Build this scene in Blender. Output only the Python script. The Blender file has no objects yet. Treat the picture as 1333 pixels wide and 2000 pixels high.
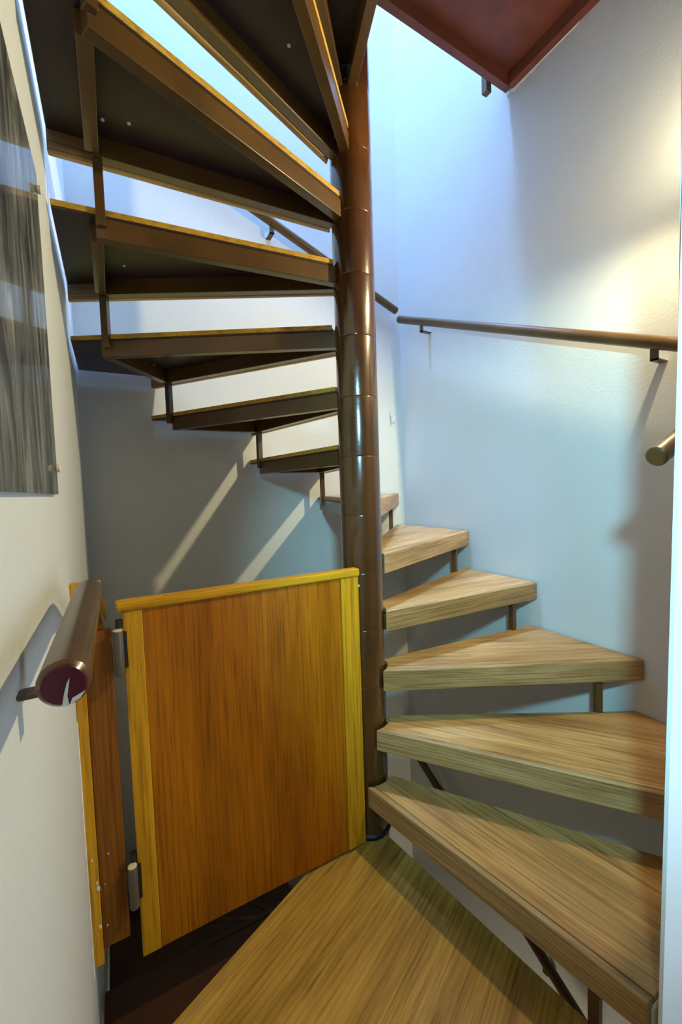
import bpy, bmesh, math, random
from math import radians as R, sin, cos, pi, sqrt, atan2
from mathutils import Vector, Matrix
random.seed(7)
S = bpy.context.scene
C = S.collection

# ------------------------------------------------------------------ plan of the place (metres)
XL, XR, YB, YF = -0.107, 1.620, 2.113, 0.385      # faces of the square stair shaft
PX, PY = 0.7677, 1.2527                           # centre of the pole
RISE = 0.20
PHI0, DPHI = -1.82919, 0.4488                     # nosing of tread k points along PHI0 + k * DPHI
NOSE, WID, REAR = 0.0585, 0.40482, 0.01305
RP = 0.071
ZT, ZB = 7.4, -2.9                                # top and bottom of the shaft
XJ = 0.943                                        # door jamb

# ------------------------------------------------------------------ camera, light, exposure
cam = bpy.data.cameras.new('camera')
cam.sensor_fit = 'VERTICAL'; cam.sensor_height = 36.0; cam.sensor_width = 24.0
cam.lens = 36.0 * 809.207 / 2000.0
cam.clip_start = 0.02; cam.clip_end = 60
co = bpy.data.objects.new('camera', cam); C.objects.link(co)
yaw, pit, rol = 0.50213, 0.05502, -0.03237
fw = Vector((sin(yaw)*cos(pit), cos(yaw)*cos(pit), -sin(pit)))
ri = Vector((cos(yaw), -sin(yaw), 0)); up = ri.cross(fw)
r2 = ri*cos(rol) + up*sin(rol); u2 = -ri*sin(rol) + up*cos(rol)
M = Matrix.Identity(4)
for i in range(3):
    M[i][0] = r2[i]; M[i][1] = u2[i]; M[i][2] = -fw[i]
M.translation = (0, 0, 1.23535)
co.matrix_world = M
S.camera = co

w = bpy.data.worlds.new('daylight'); S.world = w; w.use_nodes = True
w.node_tree.nodes['Background'].inputs[0].default_value = (0.42, 0.66, 1.0, 1)
w.node_tree.nodes['Background'].inputs[1].default_value = 0.05

def lamp(name, kind, loc, energy, color, **kw):
    d = bpy.data.lights.new(name, kind); d.energy = energy; d.color = color
    tgt = kw.pop('aim', None)
    for k, v in kw.items(): setattr(d, k, v)
    o = bpy.data.objects.new(name, d); C.objects.link(o); o.location = loc
    if tgt is not None:
        o.rotation_euler = (Vector(tgt) - Vector(loc)).to_track_quat('-Z', 'Y').to_euler()
    return o
SCY, SCZ = 0.47, 2.25                             # wall lamp high on the right wall, by the doorway
lamp('skylight', 'AREA', (0.95, 1.75, 7.2), 740, (0.24, 0.48, 1.0), shape='RECTANGLE', size=0.6, size_y=0.45, aim=(0.95, 1.75, 0))
lamp('room_window_light', 'AREA', (1.40, -0.25, 0.95), 9, (0.66, 0.85, 1.0), shape='RECTANGLE', size=0.45, size_y=1.5, spread=R(150), aim=(0.95, 0.25, 0.95))
lamp('wall_lamp_bulb', 'SPOT', (1.50, SCY, SCZ), 100, (1.0, 0.87, 0.50), shadow_soft_size=0.02, spot_size=R(132), spot_blend=0.45, aim=(0.15, 1.3, 0.95))
lamp('wall_lamp_uplight', 'SPOT', (1.46, SCY-0.03, SCZ), 8.5, (1.0, 0.90, 0.58), spot_size=R(140), spot_blend=1.0, shadow_soft_size=0.05, aim=(1.62, 0.70, 2.38))
lamp('ceiling_spot_bulb', 'SPOT', (0.93, 0.09, 2.62), 6, (1.0, 0.80, 0.30), shadow_soft_size=0.025, spot_size=R(54), spot_blend=0.5, aim=(0.50, 0.9, 0.2))
lamp('added_fill_spot', 'SPOT', (-0.02, -0.20, 1.72), 150, (0.32, 0.80, 1.0), shadow_soft_size=0.06, spot_size=R(72), spot_blend=0.7, aim=(1.52, 1.12, 0.92))  # added fill behind the camera, to brighten the right wall
lamp('lower_floor_light', 'AREA', (1.3, 0.6, -1.6), 6, (1.0, 0.90, 0.66), shape='RECTANGLE', size=0.5, size_y=0.5, aim=(0.6, 2.1, -0.5))
vs = S.view_settings
vs.view_transform = 'Standard'; vs.look = 'None'; vs.gamma = 1.0; vs.use_curve_mapping = False
vs.exposure = 0.0

# ------------------------------------------------------------------ materials
def new_mat(name):
    m = bpy.data.materials.new(name); m.use_nodes = True
    nt = m.node_tree; return m, nt, nt.nodes['Principled BSDF']
def N(nt, t, **kw):
    n = nt.nodes.new(t)
    for k, v in kw.items(): setattr(n, k, v)
    return n
def ramp(nt, fac, stops):
    r = N(nt, 'ShaderNodeValToRGB'); e = r.color_ramp.elements
    while len(e) < len(stops): e.new(0.5)
    for i, (p, c) in enumerate(stops): e[i].position = p; e[i].color = (*c, 1)
    nt.links.new(fac, r.inputs[0]); return r.outputs[0]
def noise(nt, vec, scale, detail=4, rough=0.55, dist=0.0):
    n = N(nt, 'ShaderNodeTexNoise'); n.inputs['Scale'].default_value = scale; n.inputs['Detail'].default_value = detail
    n.inputs['Roughness'].default_value = rough; n.inputs['Distortion'].default_value = dist
    nt.links.new(vec, n.inputs['Vector']); return n.outputs[0]
def bump(nt, b, h, s, d=0.002):
    n = N(nt, 'ShaderNodeBump'); n.inputs['Strength'].default_value = s; n.inputs['Distance'].default_value = d
    nt.links.new(h, n.inputs['Height']); nt.links.new(n.outputs[0], b.inputs['Normal'])
def mixc(nt, mode, fac, a, b):
    n = N(nt, 'ShaderNodeMix', data_type='RGBA', blend_type=mode)
    for sock, v in ((n.inputs[0], fac), (n.inputs[6], a), (n.inputs[7], b)):
        if isinstance(v, (int, float)): sock.default_value = v
        elif isinstance(v, tuple): sock.default_value = (*v, 1)
        else: nt.links.new(v, sock)
    return n.outputs[2]
def coords(nt, scale, rot=(0, 0, 0)):
    tc = N(nt, 'ShaderNodeTexCoord'); oi = N(nt, 'ShaderNodeObjectInfo')
    mul = N(nt, 'ShaderNodeMath', operation='MULTIPLY'); mul.inputs[1].default_value = 7.3
    nt.links.new(oi.outputs['Random'], mul.inputs[0])
    ad = N(nt, 'ShaderNodeVectorMath', operation='ADD')
    nt.links.new(tc.outputs['Object'], ad.inputs[0]); nt.links.new(mul.outputs[0], ad.inputs[1])
    mp = N(nt, 'ShaderNodeMapping'); mp.inputs['Scale'].default_value = scale; mp.inputs['Rotation'].default_value = rot
    nt.links.new(ad.outputs[0], mp.inputs[0]); return mp.outputs[0]
def wood(name, dark, mid, light, grain, rough=0.42, fine=1.0, knots=True, fig=0.5, along=1.4, band=None, bsc=9):
    """grain: 0 = runs along local x, 2 = along local z"""
    m, nt, b = new_mat(name)
    def sc(l, c): v = [c, c, c]; v[grain] = l; return tuple(v)
    big = noise(nt, coords(nt, sc(along, 9)), 1.0, 5, 0.6, 0.7)
    fin = noise(nt, coords(nt, sc(3.5, 110*fine)), 1.0, 3, 0.7)
    col = ramp(nt, big, [(0.28, dark), (0.5, mid), (0.72, light)])
    wv = N(nt, 'ShaderNodeTexWave', wave_type='BANDS', bands_direction=band or ('Y' if grain == 0 else 'X'))
    wv.inputs['Scale'].default_value = 2.2; wv.inputs['Distortion'].default_value = 9.0
    wv.inputs['Detail'].default_value = 2.0; wv.inputs['Detail Scale'].default_value = 0.8
    nt.links.new(coords(nt, sc(0.9, bsc)), wv.inputs['Vector'])
    lines = ramp(nt, wv.outputs['Fac'], [(0.0, (0.72, 0.68, 0.62)), (0.35, (1, 1, 1)), (1.0, (1, 1, 1))])
    col = mixc(nt, 'MULTIPLY', fig, col, lines)
    pores = ramp(nt, fin, [(0.36, (0.55, 0.5, 0.45)), (0.5, (1, 1, 1)), (0.7, (1.08, 1.06, 1.02))])
    col = mixc(nt, 'MULTIPLY', 0.75, col, pores)
    if knots:
        kn = noise(nt, coords(nt, sc(3.2, 26)), 1.0, 3, 0.6, 0.5)
        kc = ramp(nt, kn, [(0.58, (1, 1, 1)), (0.70, (0.62, 0.55, 0.48)), (0.80, (0.34, 0.27, 0.22))])
        col = mixc(nt, 'MULTIPLY', 0.8, col, kc)
    nt.links.new(col, b.inputs['Base Color'])
    b.inputs['Roughness'].default_value = rough; b.inputs['Specular IOR Level'].default_value = 0.32
    bump(nt, b, fin, 0.25, 0.0006)
    return m
def paint(name, col, rough, spec=0.5, orange=0.25, coat=0.0, var=0.25):
    m, nt, b = new_mat(name)
    v = noise(nt, coords(nt, (1, 1, 1)), 6, 5, 0.6)
    c = ramp(nt, v, [(0.3, tuple(x*(1-var) for x in col)), (0.7, tuple(x*(1+var) for x in col))])
    nt.links.new(c, b.inputs['Base Color'])
    b.inputs['Roughness'].default_value = rough
    b.inputs['Specular IOR Level'].default_value = spec
    b.inputs['Coat Weight'].default_value = coat; b.inputs['Coat Roughness'].default_value = 0.12
    h = noise(nt, coords(nt, (1, 1, 1)), 55, 3, 0.5); bump(nt, b, h, orange, 0.0015)
    return m
def plaster(name, col):
    m, nt, b = new_mat(name)
    v = noise(nt, coords(nt, (1, 1, 1)), 2.2, 5, 0.6)
    c = ramp(nt, v, [(0.25, tuple(x*0.94 for x in col)), (0.75, col)])
    nt.links.new(c, b.inputs['Base Color']); b.inputs['Roughness'].default_value = 0.72
    h1 = noise(nt, coords(nt, (1, 1, 1)), 95, 4, 0.6)
    h2 = noise(nt, coords(nt, (1, 1, 1)), 9, 3, 0.5)
    mx = mixc(nt, 'MIX', 0.45, h1, h2); bump(nt, b, mx, 0.5, 0.003)
    return m
OAK = wood('oak_laminate', (0.2527, 0.1232, 0.0394), (0.4788, 0.2465, 0.0815), (0.6517, 0.3632, 0.1342), 0, 0.38)
OAKN = wood('oak_nosing', (0.2206, 0.1196, 0.0456), (0.4024, 0.2321, 0.0912), (0.5582, 0.3445, 0.1545), 0, 0.36, 1.0, False, 0.9, 1.4, 'Z', 16)
OAKX = wood('oak_landing', (0.2727, 0.1485, 0.0279), (0.4453, 0.2572, 0.0483), (0.6182, 0.3804, 0.0864), 0, 0.38)
PLY = wood('oak_board_edge', (0.36, 0.19, 0.02), (0.48, 0.27, 0.03), (0.56, 0.33, 0.05), 0, 0.5, knots=False, fig=0.2)
VENEER = wood('brown_veneer', (0.2829, 0.0876, 0.0019), (0.4055, 0.1305, 0.0027), (0.5186, 0.179, 0.0046), 2, 0.40, 1.6, False, 0.30)
STILE = wood('golden_oak', (0.4886, 0.2239, 0.0083), (0.6042, 0.2942, 0.0114), (0.6943, 0.3582, 0.0166), 2, 0.38, 1.0, False, 0.35)
STILEX = wood('golden_oak_cap', (0.5262, 0.2424, 0.0083), (0.6315, 0.3145, 0.0114), (0.7104, 0.3735, 0.0166), 0, 0.35, 1.0, False, 0.35)
POSTW = wood('dark_knotty_board', (0.1408, 0.0432, 0.0036), (0.2176, 0.072, 0.0054), (0.2816, 0.102, 0.009), 2, 0.4, 1.0, True, 0.7)
BROWN = paint('brown_gloss_paint', (0.085, 0.041, 0.010), 0.33, 0.45, 0.2, 0.2)
POLEM = paint('brown_pole_paint', (0.070, 0.025, 0.006), 0.20, 0.6, 0.25, 0.5)
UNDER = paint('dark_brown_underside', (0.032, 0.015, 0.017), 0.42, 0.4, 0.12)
REDBR = paint('red_brown_paint', (0.17, 0.048, 0.030), 0.38, 0.4, 0.12)
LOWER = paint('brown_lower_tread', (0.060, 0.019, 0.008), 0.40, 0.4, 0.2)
MAROON = paint('maroon_end', (0.075, 0.006, 0.012), 0.25, 0.5, 0.2)
WHITE = plaster('white_plaster', (0.64, 0.635, 0.62))
GLOSSW = paint('white_gloss_trim', (0.86, 0.86, 0.86), 0.35, 0.5, 0.05, var=0.03)
CHIP = paint('white_chip', (0.75, 0.75, 0.74), 0.6)
STEEL = paint('grey_brown_hinge', (0.115, 0.085, 0.060), 0.42, 0.5, 0.1)
GALV = paint('pale_galvanised_steel', (0.55, 0.57, 0.58), 0.4, 0.5, 0.1)
CREAM = paint('cream_edge', (0.72, 0.60, 0.40), 0.55, 0.4, 0.1)
BLACK = paint('black_metal', (0.012, 0.011, 0.010), 0.5)
def photo_mat():
    m, nt, b = new_mat('grey_photo_print')
    a = noise(nt, coords(nt, (1, 15, 3.2)), 1.0, 6, 0.62, 1.6)
    k = noise(nt, coords(nt, (1, 30, 26)), 1.0, 4, 0.7, 0.2)
    c = ramp(nt, a, [(0.36, (0.010, 0.011, 0.012)), (0.47, (0.07, 0.07, 0.062)), (0.56, (0.16, 0.16, 0.14)), (0.72, (0.42, 0.41, 0.37))])
    g = ramp(nt, k, [(0.3, (0.6, 0.6, 0.6)), (0.7, (1.15, 1.15, 1.15))])
    nt.links.new(mixc(nt, 'MULTIPLY', 0.7, c, g), b.inputs['Base Color'])
    b.inputs['Roughness'].default_value = 0.45; b.inputs['Coat Weight'].default_value = 0.6; b.inputs['Coat Roughness'].default_value = 0.05
    return m
PHOTO = photo_mat()

# ------------------------------------------------------------------ helpers
def obj(name, bm, mat, parent=None, kind=None, smooth=False, bevel=0.0, seg=2):
    bmesh.ops.recalc_face_normals(bm, faces=bm.faces)
    me = bpy.data.meshes.new(name); bm.to_mesh(me); bm.free()
    if smooth:
        for p in me.polygons: p.use_smooth = True
    me.materials.append(mat)
    o = bpy.data.objects.new(name, me); C.objects.link(o)
    if parent: o.parent = parent
    if kind: o['kind'] = kind
    if bevel:
        md = o.modifiers.new('bevel', 'BEVEL'); md.width = bevel; md.segments = seg; md.limit_method = 'ANGLE'; md.angle_limit = R(40)
    return o
def thing(name, label, cat, loc=(0, 0, 0), rz=0.0, group=None):
    o = bpy.data.objects.new(name, None); C.objects.link(o); o.location = loc; o.rotation_euler = (0, 0, rz)
    o.empty_display_size = 0.1
    o['label'] = label; o['category'] = cat
    if group: o['group'] = group
    return o
def box(a, b, bm=None):
    bm = bm or bmesh.new()
    v = [bm.verts.new((x, y, z)) for z in (a[2], b[2]) for x, y in ((a[0], a[1]), (b[0], a[1]), (b[0], b[1]), (a[0], b[1]))]
    for f in ((0, 1, 2, 3), (7, 6, 5, 4), (0, 4, 5, 1), (1, 5, 6, 2), (2, 6, 7, 3), (3, 7, 4, 0)):
        bm.faces.new([v[i] for i in f])
    return bm
def prism(poly, z0, z1, bm=None):
    bm = bm or bmesh.new()
    lo = [bm.verts.new((x, y, z0)) for x, y in poly]; hi = [bm.verts.new((x, y, z1)) for x, y in poly]
    bm.faces.new(lo[::-1]); bm.faces.new(hi); n = len(poly)
    for i in range(n): bm.faces.new((lo[i], lo[(i+1) % n], hi[(i+1) % n], hi[i]))
    return bm
def bar(a, b, w, z0, z1, side=0.0):
    """box section from plan point a to b, width w; side shifts it to the left of a->b"""
    a, b = Vector(a), Vector(b); d = (b-a).normalized(); n = Vector((-d.y, d.x))
    return prism([tuple(a+n*(side-w/2)), tuple(b+n*(side-w/2)), tuple(b+n*(side+w/2)), tuple(a+n*(side+w/2))], z0, z1)
def tube(pts, r, seg=20, bm=None):
    bm = bm or bmesh.new(); pts = [Vector(p) for p in pts]; rings = []
    prev = None
    for i, p in enumerate(pts):
        d = ((pts[i+1]-p).normalized() if i < len(pts)-1 else Vector()) + ((p-pts[i-1]).normalized() if i else Vector())
        d.normalize()
        ref = prev if prev is not None else (Vector((0, 0, 1)) if abs(d.z) < 0.9 else Vector((1, 0, 0)))
        u = (ref - d*ref.dot(d)).normalized(); v = d.cross(u); prev = u
        sc = 1.0
        if 0 < i < len(pts)-1:
            sc = 1.0/max(0.5, d.dot((pts[i+1]-p).normalized()))**0.5
        rr = r[i] if isinstance(r, (list, tuple)) else r
        rings.append([bm.verts.new(p+(u*cos(2*pi*k/seg)+v*sin(2*pi*k/seg))*rr*sc) for k in range(seg)])
    for A, B in zip(rings, rings[1:]):
        for k in range(seg): bm.faces.new((A[k], A[(k+1) % seg], B[(k+1) % seg], B[k]))
    bm.faces.new(rings[0][::-1]); bm.faces.new(rings[-1]); return bm
def lathe(prof, seg=32, bm=None, cx=0, cy=0):
    bm = bm or bmesh.new(); rings = []
    for r, z in prof: rings.append([bm.verts.new((cx+r*cos(2*pi*k/seg), cy+r*sin(2*pi*k/seg), z)) for k in range(seg)])
    for A, B in zip(rings, rings[1:]):
        for k in range(seg): bm.faces.new((A[k], A[(k+1) % seg], B[(k+1) % seg], B[k]))
    bm.faces.new(rings[0][::-1]); bm.faces.new(rings[-1]); return bm
def auto_smooth(o, ang=35):
    me = o.data
    for p in me.polygons: p.use_smooth = True
    bm = bmesh.new(); bm.from_mesh(me)
    for e in bm.edges:
        if len(e.link_faces) == 2 and e.calc_face_angle(0) > R(ang): e.smooth = False
    bm.to_mesh(me); bm.free(); return o
def structure(name, bm, mat): return obj(name, bm, mat, None, 'structure')

# ------------------------------------------------------------------ the setting
T = 0.12
structure('wall_back', box((XL-T, YB, ZB), (XR+T, YB+T, ZT)), WHITE)
structure('wall_left', box((XL-T, -2.2, ZB), (XL, YB, ZT)), WHITE)
structure('wall_right', box((XR, YF, ZB), (XR+T, YB, ZT)), WHITE)
bm = box((XJ+0.002, YF-0.0065, ZB), (2.6, YF, ZT))                      # right of the doorway
box((XL, YF-0.16, 2.75), (XJ, YF, ZT), bm)                      # above it
box((XL, YF-0.16, ZB), (XJ, YF, -0.16), bm)                     # below the landing
structure('wall_front', bm, WHITE)
bm = bmesh.new()                                                # jamb lining, a little out of plumb
for y in (YF-0.014, YF-0.0070):
    for x, z in ((0.873, 0.0), (XJ+0.30, 0.0), (XJ+0.30, 2.75), (0.972, 2.75)): bm.verts.new((x, y, z))
bm.verts.ensure_lookup_table(); q = bm.verts
for f in ((0, 1, 2, 3), (7, 6, 5, 4), (0, 4, 5, 1), (1, 5, 6, 2), (2, 6, 7, 3), (3, 7, 4, 0)): bm.faces.new([q[k] for k in f])
structure('trim_1', bm, GLOSSW)
structure('floor', box((XL, -2.2, -0.16), (2.6, YF-0.16, 0.0)), OAKX)
structure('floor_below', box((XL, YF, ZB-0.1), (XR, YB, ZB)), OAKX)
structure('ceiling', box((XL, -2.2, 2.75), (2.6, YF-0.16, 2.87)), WHITE)

# ------------------------------------------------------------------ stair treads
def clip(poly, n, c):
    """keep n . p <= c"""
    out = []
    for i in range(len(poly)):
        a, b = poly[i], poly[(i+1) % len(poly)]
        da, db = n[0]*a[0]+n[1]*a[1]-c, n[0]*b[0]+n[1]*b[1]-c
        if da <= 0: out.append(a)
        if da*db < 0:
            t = da/(da-db); out.append((a[0]+(b[0]-a[0])*t, a[1]+(b[1]-a[1])*t))
    return out
RECT = dict(x0=XL+0.008, x1=XR-0.008, y0=YF+0.008, y1=YB-0.008)
def tread(name, label, cat, az, z, wid=WID, rear=REAR, rect=RECT, group=None, inset=0.10,
          board_mat=OAK, nose_mat=OAKN, steel=BROWN, plate_mat=UNDER, thick=0.076, spacer=True, screws=(), gap_deg=None):
    ca, sa = cos(az), sin(az)
    def loc(p): x, y = p[0]-PX, p[1]-PY; return (x*ca+y*sa, -x*sa+y*ca)
    def wld(p): return (PX+p[0]*ca-p[1]*sa, PY+p[0]*sa+p[1]*ca)
    # half planes of the shaft in the tread's own frame (x runs outwards along the nosing)
    def shaft(ins):
        res = []
        for nx, ny, c in ((1, 0, rect['x1']-ins), (-1, 0, -(rect['x0']+ins)), (0, 1, rect['y1']-ins), (0, -1, -(rect['y0']+ins))):
            res.append(((nx*ca+ny*sa, -nx*sa+ny*ca), c-nx*PX-ny*PY))
        return res
    def clipped(poly, ins=0.0):
        for n, c in shaft(ins): poly = clip(poly, n, c)
        return poly
    def reach(o, d, ins):
        t = 9.0
        for n, c in shaft(ins):
            k = n[0]*d[0]+n[1]*d[1]
            if k > 1e-6: t = min(t, (c-n[0]*o[0]-n[1]*o[1])/k)
        return t
    ri = RP+0.010
    cw, sw = cos(wid), sin(wid); dr, nr = (cw, sw), (-sw, cw)
    def on_front(y): return (sqrt(max(ri*ri-y*y, 1e-6)), y)
    def wedge(y0, back=0.0):
        a0 = atan2(y0, sqrt(max(ri*ri-y0*y0, 1e-6)))
        rb = rear-back; t1 = sqrt(ri*ri-rb*rb)
        e = (nr[0]*rb+dr[0]*t1, nr[1]*rb+dr[1]*t1); a1 = atan2(e[1], e[0])
        arc = [(ri*cos(a1+(a0-a1)*i/6), ri*sin(a1+(a0-a1)*i/6)) for i in range(7)]
        return arc + [(4.0, y0), (4.0*1.2, y0+1.0)][:1] + ([(4.0, 4.0)] if wid > 1.0 else []) + ([(-1.0, 5.0)] if wid > 1.9 else []) + [(nr[0]*rb+dr[0]*4, nr[1]*rb+dr[1]*4)]
    th = thing(name, label, cat, (PX, PY, z), az, group)
    nb = 0.021
    bd = obj('tread_board', prism(clipped(wedge(-NOSE+nb+0.0006)), -0.016, -0.0004), board_mat, th, bevel=0.0015)
    x0 = on_front(-NOSE)[0]
    strip = clipped([(x0, -NOSE), (4, -NOSE), (4, -NOSE+nb), (on_front(-NOSE+nb)[0], -NOSE+nb)])
    obj('nosing_board', prism(strip, -thick, 0.0), nose_mat, th, bevel=0.005, seg=3)
    if plate_mat:
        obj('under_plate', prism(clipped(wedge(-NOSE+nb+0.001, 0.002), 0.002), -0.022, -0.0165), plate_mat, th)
    zb0, zb1 = -thick, -0.0222
    bw = 0.030
    yf = -NOSE+nb+0.001+bw/2
    of = on_front(yf); tf = reach(of, (1, 0), inset)
    pf = (of[0]+tf, yf)
    obj('front_bar', bar((of[0]-0.014, yf), pf, bw, zb0+0.002, zb1), steel, th, bevel=0.0015)
    rb = rear-0.002-bw/2; t1 = sqrt(ri*ri-rb*rb)
    orr = (nr[0]*rb+dr[0]*t1, nr[1]*rb+dr[1]*t1); tr = reach(orr, dr, inset)
    pr = (orr[0]+dr[0]*tr, orr[1]+dr[1]*tr)
    if wid < 1.0 or plate_mat is not UNDER:
        obj('rear_bar', bar((orr[0]-dr[0]*0.012, orr[1]-dr[1]*0.012), pr, bw, zb0, zb1), steel, th, bevel=0.0015)
        # outer cross bar, turning the corner of the shaft where the tread does
        if wid < 1.0:
            d = (Vector(pr)-Vector(pf)).normalized()
            obj('outer_bar', bar(tuple(Vector(pf)+d*0.017), tuple(Vector(pr)-d*0.017), 0.032, zb0+0.004, zb1), steel, th, bevel=0.0015)
    if spacer:
        # spacer standing behind the tread below, under this tread's front bar
        o2 = (sqrt(ri*ri-0.0004), -0.0225); t = reach(o2, (1, 0), 0.10); xs = o2[0]+t-0.012; ys = yf
        sp = obj('spacer_bar', box((xs-0.0115, ys-0.0115, -RISE-0.048), (xs+0.0115, ys+0.0115, -thick+0.0015)), steel, th, bevel=0.0015)
    for s in screws:
        p = loc(s)
        obj('screw', lathe([(0.0015, -0.0255), (0.0045, -0.0245), (0.005, -0.0225), (0.005, -0.0218)], 10, cx=p[0], cy=p[1]), GALV, th)
    return th

where = {
 1: 'lowest oak tread, lit across the front and rising right from the landing',
 2: 'second oak tread up, its right end cut off by the white door jamb',
 3: 'third oak tread up, widest with both ends in view and a level front edge',
 4: 'fourth oak tread up, pointing right and tilting slightly upwards',
 5: 'fifth oak tread up, short one filling the far right corner',
 6: 'sixth tread up, passing behind the brown pole at eye level',
 7: 'smallest brown tread left of the pole, just above the one behind it',
 8: 'second brown tread left of the pole, seen from slightly below',
 9: 'brown tread left of the pole whose end meets the left corner',
 10: 'brown tread with flat golden rear edge, under the huge overhead one',
 11: 'huge overhead brown tread with golden rear edge running to the top left',
 12: 'overhead brown tread at the top centre with one white screw head',
 13: 'narrow dark overhead tread tucked between the pole and the top edge',
 14: 'topmost brown tread just under the upper landing by the pole',
}
screws = {11: [(240, 120), (200, 235), (252, 242), (507, 321)], 12: [(565, 90)], 10: [(243, 520)], 9: [(301, 713)]}
SCR = {}
def pix_ray(x, y): return fw + r2*((x-666.5)/809.207) + u2*((1000-y)/809.207)
for k, pts in screws.items():          # screw heads, found on the underside of their treads
    for q in pts:
        d = pix_ray(*q); t = (k*RISE-0.024-1.23535)/d.z; SCR.setdefault(k, []).append((d.x*t, d.y*t))
for k in range(1, 15):
    th = tread('stair_tread', where[k], 'stair tread', PHI0+k*DPHI, k*RISE, group='treads winding up around the pole',
               screws=SCR.get(k, ()), board_mat=OAK if k < 7 else PLY)
    if k == 1:
        ca, sa = cos(PHI0+DPHI), sin(PHI0+DPHI)
        e = obj('end_panel', box((0.885, YF+0.0025, -0.10), (0.938, YF+0.0075, -0.018)), CREAM)
        for v in e.data.vertices:       # into the tread's own frame
            x, y = v.co.x-PX, v.co.y-PY; v.co.x, v.co.y = x*ca+y*sa, -x*sa+y*ca
        e.parent = th
# lower flight, below the gate
low = ['topmost dark tread of the flight going down behind the gate', 'second dark tread down, under the gate panel',
       'third dark tread down, beneath the back wall', 'fourth dark tread down, under the third',
       'fifth dark tread down, deep under the right steps', 'sixth dark tread down, deep in the shaft']
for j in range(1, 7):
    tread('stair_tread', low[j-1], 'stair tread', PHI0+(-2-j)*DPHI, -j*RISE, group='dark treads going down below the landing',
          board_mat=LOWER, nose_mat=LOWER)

# ------------------------------------------------------------------ landing in front of the gate
lr = dict(RECT); lr['x0'] = XL+0.002; lr['y0'] = YF-0.158
land = tread('landing_platform', 'oak landing at the foot of the steps, grey shadow across it', 'landing', PHI0-2*DPHI, 0.0,
             wid=2*DPHI+WID, rect=lr, spacer=True, board_mat=OAKX, nose_mat=OAKX, thick=0.09)
ur = dict(RECT); ur['x1'] = XR-0.001; ur['y0'] = YF+0.004
up_l = tread('landing_platform', 'red-brown underside of the upper landing against the right wall', 'landing', PHI0+15*DPHI, 3.02,
             wid=R(80.7), rear=0.028, rect=ur, inset=0.012, spacer=False, plate_mat=REDBR, steel=REDBR, board_mat=PLY)
az = PHI0+15*DPHI
def into(o, az, z):
    ca, sa = cos(az), sin(az)
    for v in o.data.vertices:
        x, y = v.co.x-PX, v.co.y-PY; v.co = (x*ca+y*sa, -x*sa+y*ca, v.co.z-z)
ob = obj('outer_bar', box((XR-0.034, YF+0.02, 2.944), (XR-0.003, 1.27, 2.997)), REDBR); into(ob, az, 3.02); ob.parent = up_l
st = obj('spacer_bar', box((1.50, 1.312, 2.925), (1.528, 1.340, 3.14)), BROWN); into(st, az, 3.02); st.parent = up_l

bm = bmesh.new(); pr = None
for i in range(19):
    y = 0.98+0.018*i; wd = 0.003+0.010*abs(sin(i*1.3))*(1 if i > 9 else 0.3)
    cur = [bm.verts.new((XR-0.0005, y, 2.950)), bm.verts.new((XR-0.0005, y, 2.945-wd)), bm.verts.new((XR-0.004, y, 2.946))]
    if pr:
        for a_, b_ in ((0, 1), (1, 2), (2, 0)): bm.faces.new((pr[a_], pr[b_], cur[b_], cur[a_]))
    pr = cur
fl = obj('filler_strip', bm, CHIP); into(fl, az, 3.02); fl.parent = up_l
# ------------------------------------------------------------------ pole
pole = thing('central_pole', 'glossy brown steel pole the treads wind around', 'pole', (PX, PY, 0.0))
obj('core_tube', lathe([(0.060, ZB), (0.060, 4.2)], 32), POLEM, pole, smooth=False)
auto_smooth(pole.children[0])
for i in range(-14, 20):
    z0 = i*RISE+0.0 - 0.0
    z0 = i*RISE-0.055
    s = obj('sleeve', lathe([(0.0704, z0+0.0002), (0.0708, z0+0.0010), (RP, z0+0.003), (RP, z0+RISE-0.003), (0.0708, z0+RISE-0.0010), (0.0704, z0+RISE-0.0002)], 40), POLEM, pole)
    auto_smooth(s, 60)
obj('base_collar', lathe([(0.078, 0.001), (0.078, 0.008), (0.072, 0.014)], 40), BLACK, pole)

# ------------------------------------------------------------------ gate and its post
gate = thing('stair_gate', 'low golden oak gate with brown veneer panel closing off the steps down', 'gate', (0.0, 1.18, 0.0))
G0, G1 = 0.004, 0.704
def gbox(n, a, b, m, bev=0.002): return obj(n, box(a, b), m, gate, bevel=bev)
gbox('stile', (G0, -0.003, 0.012), (0.050, 0.023, 0.943), STILE)
gbox('stile', (0.6375, -0.003, 0.012), (G1, 0.023, 0.943), STILE)
gbox('panel', (0.0505, 0.000, 0.012), (0.637, 0.020, 0.943), VENEER, 0.0005)
gbox('cap_rail', (G0-0.014, -0.008, 0.9435), (G1+0.004, 0.028, 0.970), STILEX, 0.006)
obj('catch', box((G1, 0.004, 0.905), (G1+0.008, 0.010, 0.912)), GALV, gate)
for zc in (0.845, 0.225):
    h = obj('hinge', lathe([(0.0095, zc-0.058), (0.0118, zc-0.055), (0.0118, zc+0.052), (0.0110, zc+0.054)], 20, cx=-0.008, cy=-0.012), STEEL, gate)
    auto_smooth(h)
    obj('pin_cap', lathe([(0.0108, zc+0.0542), (0.0108, zc+0.0560), (0.006, zc+0.0572)], 20, cx=-0.008, cy=-0.012), CREAM, h)
    obj('leaf', box((-0.002, -0.0055, zc-0.045), (0.012, -0.0032, zc+0.048)), BLACK, h)
    obj('knuckle', lathe([(0.0085, zc+0.0575), (0.0085, zc+0.078)], 16, cx=-0.004, cy=0.004), BLACK, h)
post = thing('gate_post', 'dark knotty board and golden batten fixed to the left wall beside the gate', 'post', (XL, 1.19, 0.0))
X = lambda x: x-XL
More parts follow.
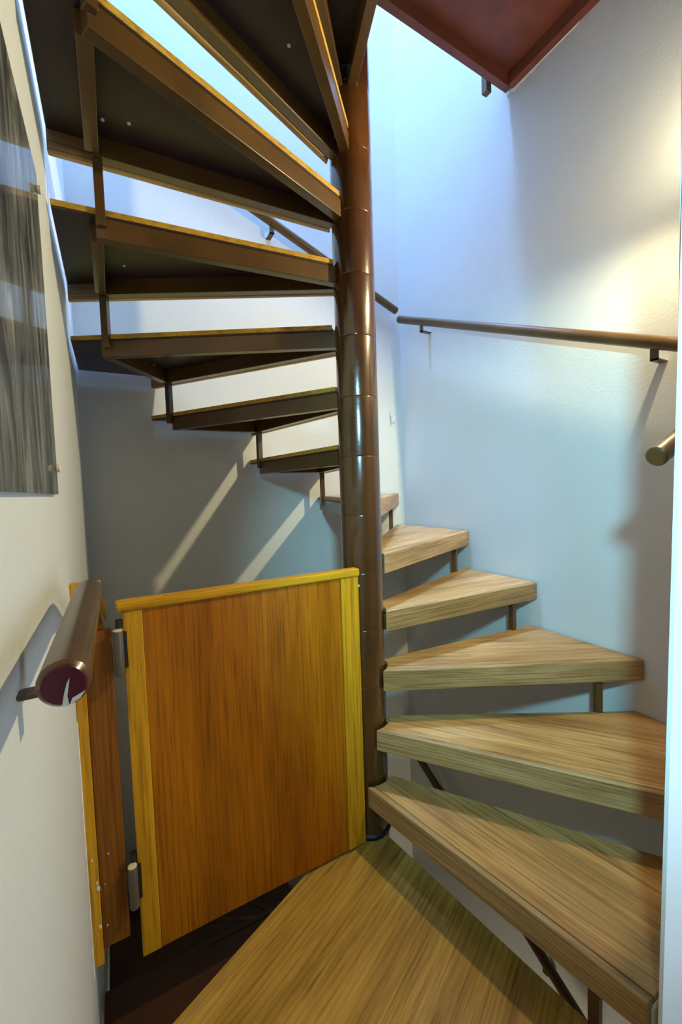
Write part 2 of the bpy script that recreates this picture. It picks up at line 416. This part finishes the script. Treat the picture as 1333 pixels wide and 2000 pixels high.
def pbox(n, a, b, m, bev=0.002): return obj(n, box(a, b), m, post, bevel=bev)
pbox('batten', (X(-0.1068), -0.006, 0.040), (X(-0.0835), 0.022, 0.93), STILE)
pbox('board', (X(-0.083), 0.0, 0.075), (X(-0.022), 0.024, 0.898), POSTW)
pbox('back_batten', (X(-0.1068), 0.030, 0.05), (X(-0.040), 0.055, 1.02), STILE)
def chips(spots, mat, parent, y):
    for x, z, r in spots:
        bm = bmesh.new(); n = 7; c = []
        for i in range(n):
            a = 2*pi*i/n; q = r*random.uniform(0.6, 1.2); c.append((x+q*0.6*cos(a), z+q*sin(a)))
        lo = [bm.verts.new((px_, y, pz)) for px_, pz in c]; hi = [bm.verts.new((px_, y-0.0012, pz)) for px_, pz in c]
        bm.faces.new(hi)
        for i in range(n): bm.faces.new((lo[i], lo[(i+1) % n], hi[(i+1) % n], hi[i]))
        obj('paint_chip', bm, mat, parent)
chips([(X(-0.088), 0.262, 0.005), (X(-0.0865), 0.248, 0.009), (X(-0.0870), 0.145, 0.006), (X(-0.096), 0.325, 0.004)], CHIP, post, -0.0062)
chips([(X(-0.072), 0.245, 0.002), (X(-0.060), 0.322, 0.003), (X(-0.072), 0.135, 0.003)], CHIP, post, -0.0002)
bm = bmesh.new(); zs = [0.03+0.02*i for i in range(34)]
pr = None
for i, z in enumerate(zs):                                        # torn filler along the batten
    wd = 0.006+0.007*abs(sin(i*1.7)+0.5*sin(i*4.1)) + (0.012 if i < 4 else 0)
    cur = [bm.verts.new((0.0003, y, z)) for y in (-0.0065-wd, -0.0062)] + [bm.verts.new((0.002, y, z)) for y in (-0.0065-wd*0.8, -0.0062)]
    if pr:
        for a, b in ((0, 2), (2, 3), (3, 1)): bm.faces.new((pr[a], pr[b], cur[b], cur[a]))
    pr = cur
obj('filler_strip', bm, CHIP, post)

# ------------------------------------------------------------------ handrails
RR = 0.0215
def capped(pts, r=RR, e=0.004):
    p = [Vector(q) for q in pts]; d0 = (p[1]-p[0]).normalized(); d1 = (p[-1]-p[-2]).normalized()
    P = [p[0], p[0]+d0*e]+p[1:-1]+[p[-1]-d1*e, p[-1]]
    return P, [r*0.86, r]+[r]*(len(p)-2)+[r, r*0.86]
def handrail(label, pts, brackets, wall, group='brown round handrails', r=RR, endcap=None, plate=True):
    """wall: unit direction from rail to wall; brackets: (point on the rail axis, distance to wall)"""
    base = Vector(pts[0]); th = thing('handrail', label, 'handrail', base, 0, group)
    P, rr = capped(pts, r)
    o = obj('rail', tube([p-base for p in P], rr, 24), BROWN, th); auto_smooth(o, 30)
    if endcap is not None:
        d = (Vector(pts[1])-Vector(pts[0])).normalized()
        auto_smooth(obj('end_cap', tube([-d*0.0025, -d*0.0002], [r*0.80, r*0.88], 24), endcap, th))
    if endcap is not None:
        u = Vector((1, 0, 0)); v = Vector((0, 0, 1))
        for nm, c in (('paint_chip', [(-0.002, -0.019), (0.0035, -0.019), (0.0025, -0.010), (0.0040, -0.001), (0.0050, 0.006), (0.0025, 0.001), (0.0, -0.008)]),
                      ('paint_chip', [(0.004, -0.0185), (0.012, -0.0145), (0.0165, -0.0085), (0.011, -0.0110), (0.006, -0.0130)])):
            bm = bmesh.new(); lo = [bm.verts.new(-d*0.0024+u*x+v*y) for x, y in c]; hi = [bm.verts.new(-d*0.0032+u*x+v*y) for x, y in c]
            bm.faces.new(hi)
            for i in range(len(c)): bm.faces.new((lo[i], lo[(i+1) % len(c)], hi[(i+1) % len(c)], hi[i]))
            obj(nm, bm, CHIP, th)
    wv = Vector(wall); along = Vector((-wv.y, wv.x, 0))
    for q, dist in brackets:
        q = Vector(q)-base; dz = Vector((0, 0, 1))
        drop = r+0.036
        def slab(c0, c1, wid, th_):      # flat bar between two points
            bm = bmesh.new(); ax = (c1-c0); n = ax.normalized().cross(along).normalized()*th_/2; a = along*wid/2
            vs_ = [bm.verts.new(c+s*a+t*n) for c in (c0, c1) for s, t in ((-1, -1), (1, -1), (1, 1), (-1, 1))]
            for f in ((3, 2, 1, 0), (4, 5, 6, 7), (0, 1, 5, 4), (1, 2, 6, 5), (2, 3, 7, 6), (3, 0, 4, 7)): bm.faces.new([vs_[i] for i in f])
            return bm
        b = obj('bracket', slab(q-dz*(r-0.004), q-dz*drop, 0.024, 0.005), BROWN, th)
        obj('arm', slab(q-dz*(drop-0.0025)-wv*0.0025, q-dz*(drop-0.0025)+wv*(dist-0.0005), 0.024, 0.005), BROWN, b)
        if plate:
            obj('painted_end', slab(q-dz*(drop-0.0055)+wv*(dist-0.024), q-dz*(drop-0.0055)+wv*(dist-0.0006), 0.0245, 0.0008), CHIP, b)
    return th
def lerp(a, b, t): return tuple(a[i]+(b[i]-a[i])*t for i in range(3))
xw = XR-0.060; a, b = (xw, 2.041, 2.238), (xw, 0.50, 1.592)
def at_y(a, b, y): return lerp(a, b, (y-a[1])/(b[1]-a[1]))
handrail('long brown handrail sloping along the pale right wall', [a, b], [(at_y(a, b, 1.84), 0.06), (at_y(a, b, 0.70), 0.06)], (1, 0, 0))
yw = YB-0.060; a, b = (1.551, yw, 2.289), (-0.02, yw, 2.915)
def at_x(a, b, x): return lerp(a, b, (x-a[0])/(b[0]-a[0]))
handrail('brown handrail climbing the back wall behind the pole and upper treads', [a, b], [(at_x(a, b, 1.50-0.72), 0.06), (at_x(a, b, 0.06), 0.06)], (0, 1, 0))
a, b = (1.005, 0.447, 1.281), (1.56, 0.447, 1.515)
handrail('short handrail end poking out beside the white door jamb', [a, b], [(at_x(a, b, 1.40), 0.062)], (0, -1, 0))
xl = -0.048
handrail('short near handrail on the left wall with maroon chipped end', [(xl, 0.442, 1.068), (xl, 0.86, 1.066), (xl, 0.905, 1.060), (xl, 0.95, 1.042), (xl, 1.12, 0.955)],
         [((xl, 0.585, 1.067), 0.058)], (-1, 0, 0), endcap=MAROON, plate=False)
a, b = (xw, 2.02, -0.385), (xw, 0.85, -1.01)
handrail('brown handrail of the lower flight, glimpsed beneath the oak treads', [a, b], [(at_y(a, b, 1.78), 0.06), (at_y(a, b, 1.10), 0.06)], (1, 0, 0))

# ------------------------------------------------------------------ picture, hook and lamp on the walls
pic = thing('picture', 'glossy grey photograph of streaked bark on the left wall', 'picture', (XL, 0.74, 1.243))
obj('backing', box((0.0005, -0.30, 0.0), (0.006, 0.298, 0.64)), GALV, pic)
obj('print', box((0.0062, -0.301, 0.001), (0.0085, 0.300, 0.641)), PHOTO, pic)
for yy, zz in ((0.265, 0.052), (-0.265, 0.052), (0.265, 0.59), (-0.265, 0.59)):
    o = obj('pin', tube([(0.0086, yy, zz), (0.012, yy, zz), (0.017, yy, zz), (0.0185, yy, zz)], [0.0045, 0.0075, 0.0075, 0.005], 14), CREAM, pic); auto_smooth(o)
hk = thing('wall_hook', 'small steel hook on the back wall right of the pole', 'hook', (1.53, YB, 1.665))
obj('plate', box((-0.008, -0.004, 0.012), (0.008, -0.0003, 0.045)), GALV, hk, bevel=0.001)
pts = [(0, -0.004, 0.02), (0, -0.012, 0.005)] + [(0, -0.026+0.016*cos(t), -0.02+0.016*sin(t)) for t in [R(20-220*i/9) for i in range(10)]]
auto_smooth(obj('hook_wire', tube(pts, 0.0035, 10), GALV, hk), 50)
sc = thing('wall_lamp', 'small round wall lamp high on the right wall beside the doorway', 'lamp', (XR, SCY, SCZ))
auto_smooth(obj('back_plate', tube([(-0.0005, 0, -0.10), (-0.010, 0, -0.10), (-0.014, 0, -0.10)], [0.038, 0.038, 0.030], 28), GALV, sc))
auto_smooth(obj('arm', tube([(-0.014, 0, -0.10), (-0.12, 0, -0.10), (-0.12, 0, -0.085), (-0.12, 0, -0.035)], [0.008, 0.008, 0.013, 0.015], 16), GALV, sc))
cs = thing('ceiling_spot', 'small round spotlight under the ceiling in front of the stairs', 'lamp', (0.93, 0.09, 2.75))
auto_smooth(obj('base', lathe([(0.045, -0.016), (0.045, -0.0005)], 28), GALV, cs))
auto_smooth(obj('spot_can', lathe([(0.012, -0.085), (0.022, -0.08), (0.022, -0.02), (0.010, -0.016)], 24), GALV, cs))
rl = thing('added_fill_lamp', 'added cool fill lamp behind the camera, on the left wall before the stairs', 'lamp', (XL, -0.20, 1.72))  # invented fixture, out of view, to carry the added fill spot
auto_smooth(obj('back_plate', tube([(0.0005, 0, -0.12), (0.010, 0, -0.12), (0.014, 0, -0.12)], [0.04, 0.04, 0.03], 28), GALV, rl))
auto_smooth(obj('arm', tube([(0.014, 0, -0.12), (0.05, 0, -0.12), (0.05, 0, -0.075)], [0.008, 0.010, 0.014], 16), GALV, rl))
